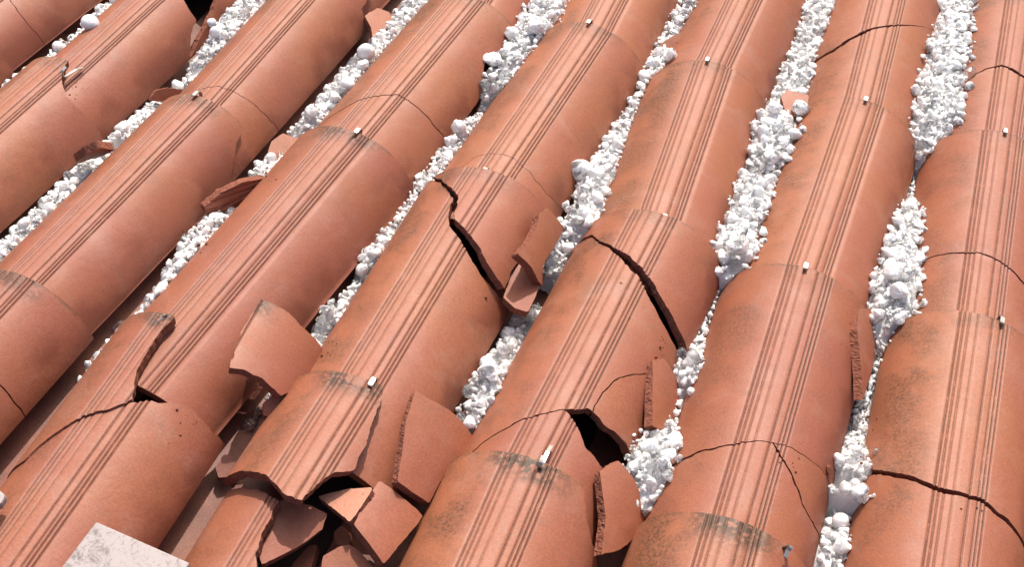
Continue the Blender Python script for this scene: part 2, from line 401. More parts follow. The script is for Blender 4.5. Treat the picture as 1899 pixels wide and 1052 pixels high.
# ------------------------------------------------------------------ broken tiles: crack lines read off as points on each tile
CUTS = {
 (4, 0): dict(c=[(605, 222), (640, 200), (665, 186), (700, 178), (740, 176), (762, 189), (785, 208), (808, 238), (830, 264)],
              k=[(958, 50), (948, 80), (928, 94), (905, 103), (898, 124), (896, 147), (893, 176), (884, 190)]),
 (3, 0): dict(c=[(352, 178), (363, 168), (385, 162), (404, 161), (440, 173), (479, 202), (517, 253)],
              k=[(700, -40), (676, 10), (671, 18), (680, 50), (695, 86)]),
 (7, -1): dict(c=[(1505, 122), (1545, 95), (1590, 66), (1612, 55), (1640, 49), (1680, 47), (1720, 52)]),
 (8, -1): dict(c=[(1783, 157), (1805, 140), (1830, 127), (1860, 121), (1880, 130), (1903, 146)]),
 (8, 0): dict(c=[(1700, 492), (1725, 479), (1755, 472), (1815, 469), (1845, 480), (1870, 497), (1899, 527)]),
 (8, 1): dict(c=[(1612, 878), (1645, 880), (1690, 888), (1738, 908), (1790, 920), (1822, 930), (1845, 950), (1899, 1012)],
              h=[(1700, 640), (1745, 628), (1790, 620), (1830, 622), (1870, 640)]),
 (7, 1): dict(a=[(1245, 866), (1262, 856), (1300, 838), (1340, 829), (1370, 822), (1400, 819), (1430, 822), (1458, 827), (1480, 838), (1496, 850), (1530, 880)],
              b=[(1424, 810), (1432, 824), (1440, 836), (1455, 856), (1479, 911), (1490, 940), (1503, 965), (1527, 1000)],
              k=[(1600, 572, .08, -.005), (1603, 566), (1590, 596), (1592, 640), (1594, 680), (1594, 700, .08, .03)]),
 (6, 1): dict(a=[(1095, 436, -.08, -.01), (1097, 441), (1106, 448), (1137, 468), (1164, 494), (1185, 518), (1197, 542), (1212, 569), (1230, 603), (1246, 634), (1258, 660)],
              u=[(1089, 426, -.08, -.01), (1097, 436), (1109, 445), (1144, 463), (1164, 474), (1192, 500), (1212, 528), (1236, 569), (1257, 607), (1271, 640)],
              b=[(878, 838), (905, 815), (940, 794), (975, 777), (1010, 768), (1048, 760), (1072, 795), (1086, 829), (1118, 870), (1122, 897), (1113, 932), (1116, 993), (1101, 1026), (1095, 1070)],
              m=[(878, 836), (905, 813), (940, 792), (975, 775), (1010, 766), (1048, 759), (1068, 760), (1092, 757), (1108, 773), (1123, 791), (1145, 808), (1164, 829), (1176, 862)],
              r=[(1112, 800), (1103, 785), (1099, 768), (1106, 748), (1120, 724), (1140, 706), (1165, 696), (1190, 693), (1230, 691)],
              k=[(1216, 664, .08, -.01), (1216, 668), (1210, 705), (1206, 760), (1198, 800), (1196, 812, .04, .02)]),
 (6, 2): dict(k=[(1025, 845), (1040, 866), (1072, 892), (1082, 905), (1088, 960), (1098, 1010), (1108, 1055), (1112, 1090)]),
 (5, 0): dict(c=[(838, 332), (855, 311), (880, 292), (905, 284), (935, 287), (962, 300), (990, 330), (1015, 362), (1042, 412)]),
 (5, 1): dict(a=[(818, 340), (832, 349), (841, 368), (832, 400), (832, 418), (846, 434), (863, 458), (877, 484), (900, 521), (927, 552), (958, 580)],
              u=[(826, 338), (840, 348), (850, 366), (842, 396), (844, 407), (854, 415), (870, 432), (885, 453), (904, 487), (922, 515), (936, 537), (948, 508), (957, 490), (975, 473), (992, 442), (1003, 394), (1012, 370)]),
 (5, 2): dict(p=[(500, 640), (470, 780), (405, 892), (416, 890), (431, 879), (467, 875), (498, 883), (515, 905), (530, 917), (557, 930), (588, 899), (619, 877), (655, 873), (672, 840), (690, 792), (703, 757), (712, 722), (690, 660)],
              l=[(395, 912), (420, 912), (445, 908), (478, 910), (498, 918), (517, 930), (500, 962), (486, 993), (474, 1032), (478, 1100)]),
 (4, 2): dict(p=[(180, 600), (300, 540), (322, 588), (300, 612), (270, 655), (256, 682), (249, 712), (243, 742), (222, 750), (200, 757), (160, 768), (120, 792), (75, 826), (42, 858), (0, 900), (-40, 800)],
              b=[(20, 872), (45, 857), (75, 830), (120, 796), (160, 771), (200, 760), (243, 747), (275, 744), (300, 746), (345, 752), (372, 776), (392, 800), (418, 826), (440, 850)],
              f=[(488, 540), (520, 566), (560, 606), (598, 650), (640, 690), (575, 700), (545, 722), (520, 735), (500, 715), (486, 703), (455, 687), (425, 682), (438, 641), (449, 614), (470, 575)]),
 (3, 1): dict(k=[(440, 222), (452, 240), (440, 262), (434, 296), (430, 326), (429, 350)]),
 (3, 2): dict(c=[(-20, 700), (0, 715), (13, 728), (28, 750), (45, 772)]),
 (2, 0): dict(k=[(335, -10), (350, 18), (363, 38), (353, 68), (352, 120), (356, 140)]),
 (2, 1): dict(k=[(122, 70), (128, 92), (127, 110), (117, 132), (115, 152), (121, 178), (152, 208), (178, 236), (191, 262), (196, 275)]),
 (1, 0): dict(c=[(0, -25), (22, 5), (35, 24), (60, 55), (86, 90)]),
 (5, -1): dict(),
}
def hitp(T_, p, X):
    a = T_.hit(p[0], p[1], X); return (a[0] + p[2], a[1] + p[3]) if len(p) > 2 else a
PIECES = {
 (4, 0): [([('c', -1, .002), ('k', 1, 0)], None), ([('c', 1, .002)], mv((0, 0, -.0006)))],
 (3, 0): [([('c', -1, .0012), ('k', 1, 0)], None), ([('c', 1, .0012)], None)],
 (7, -1): [([('c', -1, (.010, .0))], None), ([('c', 1, (.010, .0))], mv((0, 0, -.002), (0, 1.2, 0), (.1, -.3, .02)))],
 (8, -1): [([('c', -1, (.002, .006))], None), ([('c', 1, (.002, .006))], None)],
 (8, 0): [([('c', -1, (.002, .0035))], None), ([('c', 1, (.002, .0035))], None)],
 (8, 1): [([('c', -1, .0065)], None), ([('c', 1, .0065)], None)],
 (7, 1): [([('a', -1, (.003, .0)), ('k', 1, 0)], None), ([('a', 1, (.003, .0)), ('b', 1, .0022)], None), ([('a', 1, .0015), ('b', -1, .0022)], None)],
 (6, 1): [([('u', -1, 0)], 'lift6'), ([('a', 1, 0), ('m', -1, 0), ('k', 1, 0), ('r', -1, .0012)], None),
          ([('m', -1, 0), ('r', 1, .0018), ('k', 1, 0)], None), ([('b', 1, .0008)], None)],
 (6, 2): [([('k', 1, 0)], None)],
 (5, 0): [([('c', -1, .0008)], None), ([('c', 1, .0008)], None)],
 (5, 1): [([('u', -1, 0)], 'lift5'), ([('a', 1, .001)], None)],
 (5, 2): [([('P:p', 1, 0)], 'lift52'), ([('l', 1, 0)], 'drop52')],
 (4, 2): [([('P:p', 1, 0)], 'lift42'), ([('b', 1, 0)], None)],
 (3, 1): [([('k', 1, 0)], None)],
 (3, 2): [([('c', -1, .002)], None), ([('c', 1, .002)], None)],
 (2, 0): [([('k', 1, 0)], None)],
 (2, 1): [([('k', 1, 0)], 'lift21')],
 (1, 0): [([('c', -1, .0012)], None), ([('c', 1, .0012)], None)],
}
LIFTS = {
 'lift6': mv((0, 0, .003), (0, -3.5, 0), (-.05, -.03, .08)),
 'lift5': mv((0.0, 0.0, .006), (-3.0, -2.0, 0), (0, 0, .09)),
 'lift52': mv((0, 0, .002), (-3.2, 0, 0), (0, 0, .09)),
 'lift21': mv((0, 0, .007), (-.6, 0, 0)),
 'drop52': mv((0, 0, -.014), (0, 0, 0)),
 'lift42': mv((0, 0, .003), (0, 0, 0)),
}
COLN = {0: 'left outer column', 1: 'first column', 2: 'second column', 3: 'third column', 4: 'fourth column',
        5: 'fifth column', 6: 'sixth column', 7: 'seventh column', 8: 'eighth column', 9: 'right outer column'}
LABELS = {
 (1, 0): 'orange clay cover tile with one hairline crack in the top left corner of the photo',
 (2, 1): 'clay cover tile at left with its lip snapped off beside a steel hook',
 (2, 0): 'clay cover tile near the top left with a chipped lower corner beside a dark hole',
 (3, 0): 'clay cover tile at upper left with a fine arched crack and broken top corner',
 (3, 1): 'long orange clay cover tile at left missing its right-hand lip corner',
 (3, 2): 'clay cover tile at the left edge with a short dark crack near its bottom',
 (4, 0): 'clay cover tile with a bold arched crack across it, upper left of centre',
 (4, 1): 'long unbroken clay cover tile left of centre with a mossy lip and a steel hook',
 (4, 2): 'shattered clay cover tile at lower left, split by a thick broken edge above the slab',
 (5, 0): 'clay cover tile at top centre with a hairline arch above the next lip',
 (5, 1): 'clay cover tile in the middle, torn by a wide dark zigzag crack',
 (5, 2): 'smashed clay cover tile at bottom centre-left with mossy lip and shards lying below it',
 (6, 1): 'clay cover tile right of centre with a long curved open crack and triangular hole',
 (6, 0): 'smooth unbroken clay cover tile at top centre-right beside a hail channel',
 (6, 2): 'clay cover tile at bottom centre with dark moss at left, broken right flank',
 (7, -1): 'clay cover tile at top right with a dark wedge crack on its left flank',
 (7, 0): 'unbroken clay cover tile right of centre, top, with orange dusty left flank',
 (7, 1): 'clay cover tile at right with a thin crack arching across and forking down right',
 (7, 2): 'clay cover tile at the bottom, right of centre, with a blackened mossy lip',
 (8, -1): 'clay cover tile in the top right corner with a short arched black crack',
 (8, 0): 'clay cover tile at the right edge with a thin dark arched crack, above centre height',
 (8, 1): 'clay cover tile in the lower right corner with a wide black crack across it',
}
GRP = 'clay barrel cover tiles in columns'
VIS = {}
MOSS = {(5, 2): 1, (6, 2): 1, (7, 2): .95, (4, 1): .9, (3, 2): .8, (4, 2): .9, (3, 1): .6, (5, 1): .35, (6, 1): .3, (7, 1): .25, (8, 1): .4, (8, 0): .15, (7, 0): .2}
for (c, r), T_ in sorted(tiles.items()):
    if not (0 <= c <= 9): continue
    e = np.array([(q, t) for q in (-1, -.5, 0, .5, 1) for t in (0, .15, .3, .41)])
    P = T_.surf(e[:, 0], e[:, 1]) @ T_.M[:3, :3].T + T_.M[:3, 3]; px = project(P)
    vis = bool(((px[:, 0] > -10) & (px[:, 0] < W + 10) & (px[:, 1] > -10) & (px[:, 1] < H + 10)).any())
    near = bool(((px[:, 0] > -330) & (px[:, 0] < W + 330) & (px[:, 1] > -330) & (px[:, 1] < H + 330)).any())
    VIS[c, r] = vis
    if not (vis or near): continue
    lab = LABELS.get((c, r)) or ('clay barrel cover tile, %s, %s' % (COLN[c], {-3: 'fifth above the bottom', -2: 'far down the slope', -1: 'topmost in the photo', 0: 'near the top of the photo', 1: 'halfway up', 2: 'near the bottom', 3: 'cut by the bottom edge'}[r]))
    gsh = ((c * 7 + r * 13) % 9 - 4) * 0.006; qs = np.clip(QN + gsh, -1, 1) if vis else QN[::2]; qs[0] = -1; qs[-1] = 1; ts = np.linspace(0, LT, 60 if vis else 25)
    if (c, r) not in PIECES:
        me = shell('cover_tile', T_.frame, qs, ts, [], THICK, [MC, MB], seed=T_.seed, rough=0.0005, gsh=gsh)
        tag(link('cover_tile', me, T_.M), lab, 'roof tile', GRP).color = (MOSS.get((c, r), .45), 0, 0, 1)
        continue
    qs, ts = np.clip(QF + gsh, -1, 1), np.linspace(0, LT, 150); qs[0] = -1; qs[-1] = 1
    root = link('cover_tile', None, T_.M); tag(root, lab, 'roof tile', GRP)
    np_ = len(PIECES[c, r])
    for k, (cl, X) in enumerate(PIECES[c, r]):
        X = LIFTS[X] if isinstance(X, str) else X
        fl = []
        for nm, sgn, gap in cl:
            poly = nm.startswith('P:'); pts = [hitp(T_, p, X) for p in CUTS[c, r][nm[2:] if poly else nm]]
            fl.append(('poly' if poly else 'line', pts, sgn, gap))
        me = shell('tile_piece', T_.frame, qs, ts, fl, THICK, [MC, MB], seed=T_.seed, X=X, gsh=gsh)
        link('tile_piece', me, T_.M, root).color = (MOSS.get((c, r), .45), 0, 0, 1)
bpy.context.view_layer.update()

# ------------------------------------------------------------------ channel tiles (hollow side up) between the columns
def xc(c, y):                                                       # crown x of column c at height y on the roof
    a = [pos[c, r] for r in range(4, -4, -1)]
    return np.interp(y, [p[1] for p in a], [p[0] for p in a])
def gapx(g, y): return 0.5 * (xc(g - 1, y) + xc(g, y))             # gap g lies between columns g-1 and g
def chan_frame(q, t):
    x = q * 0.072; z = -0.014 + 3.6 * x * x + 0.013 * (1 - t / 0.5)
    P = np.stack([x, -t, z + 0.0008 * vnoise(q * 2, t * 10, 3)], -1)
    N = np.stack([-7.2 * x, 0 * x, np.ones_like(x)], -1); N /= np.linalg.norm(N, axis=-1, keepdims=True); return P, N
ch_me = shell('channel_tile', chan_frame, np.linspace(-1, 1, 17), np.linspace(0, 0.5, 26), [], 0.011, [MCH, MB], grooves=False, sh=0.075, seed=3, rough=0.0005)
GN = {1: 'left of the first column', 2: 'between the first and second columns', 3: 'between the second and third columns', 4: 'between the third and fourth columns',
      5: 'between the fourth and fifth columns', 6: 'between the fifth and sixth columns', 7: 'between the sixth and seventh columns', 8: 'between the seventh and eighth columns', 9: 'right of the eighth column'}
for g in range(1, 10):
    for r in range(-2, 4):
        y0 = 0.30 - r * 0.42 - 0.07 * (g % 3) - 0.12 * max(0, g - 4) * 0.5; x0 = gapx(g, y0); x1 = gapx(g, y0 - 0.42)
        pp = project(np.array([[gapx(g, y0 - k), y0 - k, 0.0] for k in (0, .1, .2, .3, .42)]))
        if not ((pp[:, 0] > -250) & (pp[:, 0] < W + 250) & (pp[:, 1] > -250) & (pp[:, 1] < H + 250)).any(): continue
        yaw = math.atan2(x1 - x0, 0.42); T_ = Tile(x0, y0, yaw)
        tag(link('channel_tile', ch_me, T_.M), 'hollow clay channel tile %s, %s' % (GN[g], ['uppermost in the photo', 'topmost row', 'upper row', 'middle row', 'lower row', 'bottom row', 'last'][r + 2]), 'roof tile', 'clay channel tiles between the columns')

# ------------------------------------------------------------------ loose shards
def shard(name, pts, plane, label, bulge=0.0, thick=THICK, axis=None, seed=1, group='broken clay shards', cat='tile shard', ridges=None, m=None, flip=False):
    """pts: outline; plane: three (px,py,z) points that fix where the plate lies"""
    A, B, D = [at(*p) for p in plane]
    n = np.cross(B - A, D - A); n /= np.linalg.norm(n)
    if n @ (CP - A) < 0: n = -n
    P3 = []
    for x, y in pts:
        d = ray(x, y); k = ((A - CP) @ n) / (d @ n); P3.append(CP + d * k)
    P3 = np.array(P3); o = P3.mean(0)
    a = np.array(axis if axis is not None else (-0.10, -1.0, 0.0), float); a = a - n * (a @ n); a /= np.linalg.norm(a)     # along the tile, towards the ridge
    e1 = np.cross(n, a); e1 = -e1 if False else e1
    # need e1 x a = -n
    if np.cross(e1, a) @ n > 0: e1 = -e1
    L = np.stack([(P3 - o) @ e1, (P3 - o) @ a], 1)
    ext = np.abs(L).max() + 0.004; wx = np.abs(L[:, 0]).max() + 1e-3
    step = 0.0025
    qs = np.arange(L[:, 0].min() - .003, L[:, 0].max() + .003 + step, step); ts = np.arange(L[:, 1].min() - .003, L[:, 1].max() + .003 + step, step)
    gl = ridges or []
    if gl: qs = np.array(sorted(list(qs) + [g + k * .0012 for g in gl for k in (-1, 0, 1)]))
    Mx = np.eye(4); Mx[:3, 0] = e1; Mx[:3, 1] = -a; Mx[:3, 2] = n; Mx[:3, 3] = o
    def fr(q, t):
        z = -bulge * (q / wx) ** 2 + 0.0006 * vnoise(q * 60, t * 60, seed)
        for g in gl: z = z - 0.0022 * np.clip(1 - np.abs(q - g) / 0.0016, 0, 1)
        P = np.stack([q, -t, z], -1); N = np.stack([2 * bulge * q / wx ** 2, 0 * q, np.ones_like(q)], -1)
        N /= np.linalg.norm(N, axis=-1, keepdims=True); return P, N
    me = shell(name, fr, qs, ts, [('poly', [tuple(p) for p in L], 1, 0)], thick, [m or MC, MB], grooves=False, sh=1.0, amp=0.0013, seed=seed, uvo=(0.052, 0.2 + seed * .01))
    return tag(link(name, me, Mx), label, cat, group)
SH_ = 'tile_shard'
shard(SH_, [(1003, 394), (1017, 386), (1038, 412), (1050, 424), (1028, 460), (1007, 494), (1011, 530), (1000, 521), (985, 494), (964, 470), (985, 445), (998, 420)],
      [(1005, 392, .096), (1048, 425, .046), (1008, 525, .056)], 'tall upright orange shard jutting up beside the zigzag crack in the middle', bulge=.004, seed=11)
shard(SH_, [(957, 485), (975, 501), (1002, 527), (990, 555), (979, 579), (955, 572), (933, 552), (945, 515)],
      [(957, 487, .062), (1001, 531, .053), (935, 552, .058)], 'small flat pinkish square shard lying under the upright one in the middle', seed=12)
shard(SH_, [(777, 722), (800, 740), (842, 767), (880, 808), (882, 829), (863, 853), (828, 875), (798, 934), (765, 914), (738, 893), (748, 836), (757, 780)],
      [(777, 722, .096), (880, 815, .032), (740, 892, .082)], 'largest leaning shard, tall brown wedge with a grainy left edge', bulge=.006, seed=13)
shard(SH_, [(706, 889), (748, 924), (788, 955), (760, 990), (713, 1046), (685, 1010), (657, 973), (680, 930)],
      [(706, 889, .078), (788, 955, .050), (713, 1046, .062)], 'square brown shard with a thick dark edge, tilted in the heap at bottom centre', bulge=.004, seed=14)
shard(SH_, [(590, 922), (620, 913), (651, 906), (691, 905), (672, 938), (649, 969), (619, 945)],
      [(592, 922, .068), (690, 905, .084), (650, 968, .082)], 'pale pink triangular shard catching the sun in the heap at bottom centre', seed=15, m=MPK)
shard(SH_, [(520, 926), (553, 932), (580, 940), (606, 953), (598, 981), (545, 1018), (486, 1048), (479, 1026), (500, 985)],
      [(529, 930, .070), (606, 953, .064), (486, 1047, .060)], 'long brown triangular shard half shaded under the smashed tile lip', bulge=.003, seed=16)
shard(SH_, [(600, 1030), (628, 1014), (648, 1009), (668, 1024), (700, 1060), (690, 1090), (590, 1090)],
      [(648, 1009, .056), (700, 1060, .045), (600, 1060, .05)], 'brown shard cut by the bottom edge, below the square shard', bulge=.003, seed=17)
shard(SH_, [(571, 1014), (588, 1010), (582, 1040), (565, 1085), (520, 1085), (545, 1045)],
      [(580, 1012, .030), (582, 1060, .028), (530, 1060, .024)], 'pale sliver of tile deep in the hole at the bottom edge', seed=18)
shard(SH_, [(618, 988), (632, 976), (645, 985), (652, 1008), (636, 1018), (622, 1008)],
      [(620, 988, .03), (650, 990, .034), (636, 1016, .03)], 'smallest dark chip between the shards in the bottom hole', seed=19)
shard(SH_, [(1215, 668), (1232, 664), (1252, 695), (1270, 740), (1258, 776), (1232, 798), (1210, 790), (1212, 730)],
      [(1215, 668, .078), (1270, 740, .018), (1212, 780, .064)], 'bright orange standing shard by the hail right of centre', bulge=.004, seed=20)
shard(SH_, [(1120, 872), (1138, 858), (1150, 854), (1175, 888), (1195, 930), (1213, 965), (1180, 1000), (1150, 1020), (1116, 1030), (1124, 960)],
      [(1135, 860, .080), (1213, 965, .020), (1120, 1020, .062)], 'curved brown shard with crumbling red edge, wedged beside hail at bottom centre', bulge=.008, seed=21)
shard(SH_, [(378, 384), (410, 358), (450, 338), (494, 330), (480, 350), (455, 366), (425, 380), (385, 399)],
      [(380, 385, .050), (490, 332, .058), (400, 397, .034)], 'grooved shard lying edge-up across the hail, left of centre', seed=22, axis=(.9, .45, 0), ridges=[-.010, .002, .010])
shard(SH_, [(384, 398), (410, 388), (440, 374), (470, 360), (458, 374), (424, 392), (392, 404)],
      [(384, 398, .040), (470, 360, .046), (400, 403, .028)], 'thin dark splinter tucked under the grooved shard on the hail', seed=33, axis=(.9, .45, 0), thick=.008)
shard(SH_, [(141, 301), (160, 287), (185, 276), (214, 278), (190, 290), (165, 297), (146, 305)],
      [(141, 301, .062), (214, 278, .066), (180, 294, .050)], 'thin curved sliver arching over the hail at left', seed=23, bulge=.002)
shard(SH_, [(288, 168), (310, 163), (342, 166), (330, 178), (300, 188), (278, 186)],
      [(290, 168, .055), (342, 166, .045), (300, 188, .040)], 'small brown shard stuck in the hail below the hole at upper left', seed=24)
shard(SH_, [(676, 28), (700, 14), (722, 22), (728, 45), (712, 66), (694, 84), (688, 50)],
      [(680, 25, .050), (722, 22, .040), (700, 78, .036)], 'brown shard under the broken tile corner at the top edge', seed=25)
shard(SH_, [(1222, 84), (1248, 66), (1276, 56), (1278, 74), (1262, 98), (1240, 100)],
      [(1225, 84, .050), (1276, 58, .060), (1245, 100, .042)], 'small red shard stuck in the hail at top centre-right', seed=26)
shard(SH_, [(503, 262), (525, 247), (556, 258), (545, 280), (520, 300), (500, 300), (498, 280)],
      [(505, 262, .030), (556, 258, .030), (505, 300, .022)], 'flat pink shard at the upper end of a hail patch left of centre', seed=27)
shard(SH_, [(1448, 178), (1458, 166), (1500, 176), (1498, 200), (1472, 218), (1456, 204)],
      [(1450, 172, .070), (1500, 178, .070), (1465, 215, .062)], 'flat rosy shard lying on the hail between two big stones, upper right', seed=28, thick=.008)
shard(SH_, [(1597, 572), (1613, 572), (1634, 622), (1622, 680), (1601, 742), (1596, 660), (1592, 610)],
      [(1600, 575, .074), (1634, 622, .022), (1600, 740, .054)], 'narrow upright shard with a grainy edge beside the right-hand hail channel', seed=29, bulge=.003)
shard(SH_, [(488, 748), (514, 728), (526, 738), (520, 755), (502, 776), (488, 770)],
      [(490, 748, .066), (526, 738, .066), (500, 775, .056)], 'small square block of tile by the icy shadowed gap at lower left', seed=30, thick=.018)
shard(SH_, [(1532, 868), (1540, 866), (1547, 876), (1546, 888), (1536, 882)],
      [(1532, 868, .058), (1547, 876, .056), (1540, 888, .050)], 'tiny clay chip standing on the tile flank by the lower right hail', seed=31, thick=.008)
shard(SH_, [(400, 868), (416, 842), (438, 846), (440, 862), (420, 886), (404, 886)],
      [(405, 868, .018), (438, 846, .02), (410, 886, .014)], 'flat dull chip beside the left end of the smashed tile', seed=32, m=MCH)
# the flap of the shattered lower-left tile, pushed up the slope and raised
T_ = tiles[4, 2]; XF = mv((.058, .050, .021), (-2.0, -5, 4), (.05, -.05, .06))
fp = [T_.hit(x, y, XF) for x, y in CUTS[4, 2]['f']]
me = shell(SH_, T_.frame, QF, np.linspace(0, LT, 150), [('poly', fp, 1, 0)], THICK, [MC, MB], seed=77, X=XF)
tag(link(SH_, me, T_.M), 'broad curved flap of grooved tile lifted off, casting a dark shadow, left of centre', 'tile shard', 'broken clay shards')

# ------------------------------------------------------------------ steel hooks
def strip(path, w, th, name='tile_hook'):
    vs, fs = [], []
    P = [Vector((0, y, z)) for y, z in path]
    for i, p in enumerate(P):
        d = (P[min(i + 1, len(P) - 1)] - P[max(i - 1, 0)]).normalized(); n = Vector((0, -d.z, d.y))
        for sx, sn in ((-1, -1), (1, -1), (1, 1), (-1, 1)): vs.append(p + Vector((sx * w / 2, 0, 0)) + n * sn * th / 2)
    for i in range(len(P) - 1):
        for k in range(4): a, b = i * 4 + k, i * 4 + (k + 1) % 4; fs.append((a, b, b + 4, a + 4))
    fs.append((3, 2, 1, 0)); e = 4 * (len(P) - 1); fs.append((e, e + 1, e + 2, e + 3))
    me = make_mesh(name, vs, fs, [MST], smooth=[False] * len(fs)); return me
def arc(cy, cz, r, a0, a1, n=6): return [(cy + r * math.cos(math.radians(a0 + (a1 - a0) * k / n)), cz + r * math.sin(math.radians(a0 + (a1 - a0) * k / n))) for k in range(n + 1)]
HOOK = [(-0.03, -0.016), (-0.002, -0.016)] + arc(0.0, -0.004, 0.008, -90, 100, 10) + [(-0.007, 0.0035), (-0.010, 0.0045)]
HOOKS = [(0.004, -0.012), (0.002, 0.0), (0.0, 0.006)] + arc(-0.002, 0.006, 0.0022, 0, 180, 5) + [(-0.005, 0.0055), (-0.013, 0.0035)]
HOOKL = [(0.012, -0.005), (0.0, -0.0005)] + [(-0.02, 0.001)] + arc(-0.022, 0.007, 0.006, 270, 100, 8) + [(-0.018, 0.0145)]
hk = strip(HOOK, 0.0052, 0.0016); hkl = strip(HOOKL, 0.0042, 0.0013); hks = strip(HOOKS, 0.0042, 0.0014)
hooks = [((5, 0), 1088, 50, 0, 'top centre'), ((6, 0), 1310, 118, 0, 'top centre-right'), ((7, 0), 1602, 195, 0, 'upper right'), ((8, 0), 1862, 254, 0, 'right edge, upper'),
         ((3, 1), 361, 180, 0, 'upper left'), ((4, 1), 660, 249, 0, 'left of centre'), ((5, 1), 897, 322, 0, 'centre'), ((6, 1), 1228, 412, 0, 'right of centre'),
         ((7, 1), 1492, 502, 0, 'right side'), ((8, 1), 1855, 600, 0, 'right edge, middle'), ((5, 2), 687, 716, 0, 'lower centre-left')]
for k, px, py, kind, wh in hooks:
    T_ = tiles[k]; s_, t_ = T_.hit(px, py); q = s_ / SH
    P, N = T_.frame(np.array([q]), np.array([0.0])); th = q * THM
    Mx = T_.M @ np.array(Matrix.Translation(Vector(P[0]) + Vector((0, 0.001, 0.0005))) @ Matrix.Rotation(th * 0.9, 4, 'Y'))
    tag(link('tile_hook', hk, Mx), 'small bent steel hook gripping a tile lip, ' + wh, 'hook', 'steel hooks holding the tiles')
def free_hook(px, py, z, rot, label, hkl=hkl):
    p = at(px, py, z); Mx = np.array(Matrix.Translation(Vector(p)) @ Matrix.Rotation(math.radians(rot[2]), 4, 'Z') @ Matrix.Rotation(math.radians(rot[1]), 4, 'Y') @ Matrix.Rotation(math.radians(rot[0]), 4, 'X'))
    tag(link('tile_hook', hkl, Mx), label, 'hook', 'steel hooks holding the tiles')
free_hook(142, 128, .094, (0, 0, -6), 'long bent steel hook lying bare where the lip snapped off at upper left')
free_hook(1016, 838, .096, (0, 0, 0), 'long bare steel hook running up the tile at lower centre')
free_hook(1458, 1018, .091, (0, 25, -4), 'short twisted steel hook poking through at the bottom right', hks)
free_hook(312, 594, .095, (0, -20, -30), 'steel hook bent over at the mossy lip by the hail, lower left', hks)

# ------------------------------------------------------------------ marble slab and roof deck, ground
def slab(pts, z, th, label, seed):
    P = np.array([at(x, y, z) for x, y in pts]); o = P.mean(0)
    bm = __import__('bmesh').new(); bmesh = __import__('bmesh')
    vs = [bm.verts.new(Vector(p - o)) for p in P]; f = bm.faces.new(vs)
    if f.normal.z < 0: f.normal_flip()
    bm.normal_update()
    if f.normal.z < 0: f.normal_flip()
    ex = bmesh.ops.extrude_face_region(bm, geom=[f]); bmesh.ops.translate(bm, verts=[v for v in ex['geom'] if isinstance(v, bmesh.types.BMVert)], vec=(0, 0, -th))
    bmesh.ops.recalc_face_normals(bm, faces=bm.faces); bmesh.ops.bevel(bm, geom=list(bm.edges), offset=0.0022, segments=3, affect='EDGES', profile=0.5)
    me = bpy.data.meshes.new('stone_slab'); bm.to_mesh(me); bm.free()
    m, nt, p = mat('marble'); L = nt.links; tc = nt.nodes.new('ShaderNodeTexCoord'); v = tc.outputs['Object']
    n1 = noise(nt, v, 50, 6, 0.8, 0.6); n2 = noise(nt, v, 260, 4, 0.75)
    col = mix(nt, ramp(nt, n1, 0.50, 0.66), (0.31, 0.265, 0.262), (0.12, 0.095, 0.09)); col = mix(nt, ramp(nt, n2, 0.55, 0.66), col, (0.16, 0.13, 0.12))
    L.new(col, p.inputs['Base Color']); p.inputs['Roughness'].default_value = 0.55
    me.materials.append(m)
    Mx = np.eye(4); Mx[:3, 3] = o
    tag(link('stone_slab', me, Mx), label, 'stone slab')
slab([(178, 967), (352, 1044), (262, 1190), (85, 1090)], .112, .012, 'pale speckled marble slab lying on the tiles at the bottom left', 1)
slab([(-40, 908), (0, 909), (11, 919), (2, 934), (-30, 950)], .108, .010, 'corner of a second white stone at the left edge', 2)
def sheet(name, x0, x1, y0, y1, z, m, M4=None, n=2):
    me = bpy.data.meshes.new(name); me.from_pydata([(x0, y0, z), (x1, y0, z), (x1, y1, z), (x0, y1, z)], [], [(0, 1, 2, 3)]); me.materials.append(m)
    o = bpy.data.objects.new(name, me); C.objects.link(o); o.matrix_world = ROOF if M4 is None else M4; o['kind'] = 'structure'; return o
md, nt, p = mat('deck_felt'); tc = nt.nodes.new('ShaderNodeTexCoord')
nt.links.new(mix(nt, noise(nt, tc.outputs['Object'], 40, 4, 0.6), (0.12, 0.07, 0.055), (0.20, 0.12, 0.09)), p.inputs['Base Color']); p.inputs['Roughness'].default_value = 0.9
sheet('roof_deck', -1.9, 2.2, -1.9, 1.6, -0.032, md)
mg, nt, p = mat('lawn'); tc = nt.nodes.new('ShaderNodeTexCoord')
nt.links.new(mix(nt, noise(nt, tc.outputs['Object'], 1.5, 6, 0.7), (0.06, 0.09, 0.03), (0.11, 0.12, 0.05)), p.inputs['Base Color']); p.inputs['Roughness'].default_value = 0.95
sheet('ground', -150, 150, -150, 150, 0.0, mg, Matrix.Identity(4))

# ------------------------------------------------------------------ hail
def tops(X, Y):
    Z = np.full(X.shape, -0.02)
    return Z
def cover_height(cols, X, Y):
    Z = np.full(X.shape, -1.0)
    for (c, r), T_ in tiles.items():
        if c not in cols: continue
        Mi = np.linalg.inv(T_.M); x = Mi[0, 0] * X + Mi[0, 1] * Y + Mi[0, 3]; y = Mi[1, 0] * X + Mi[1, 1] * Y + Mi[1, 3]
        k = -y / T_.lt; a = T_.aw + (T_.an - T_.aw) * k; zc = T_.zw + (T_.zn - T_.zw) * k; rr = x / a
        ok = (k >= 0) & (k <= 1) & (np.abs(rr) < math.sin(THM)); th = np.arcsin(np.clip(rr, -1, 1))
        z = T_.ze + (zc - T_.ze) * (np.cos(th) - CM) / (1 - CM)
        Z = np.where(ok, np.maximum(Z, z), Z)
    return Z
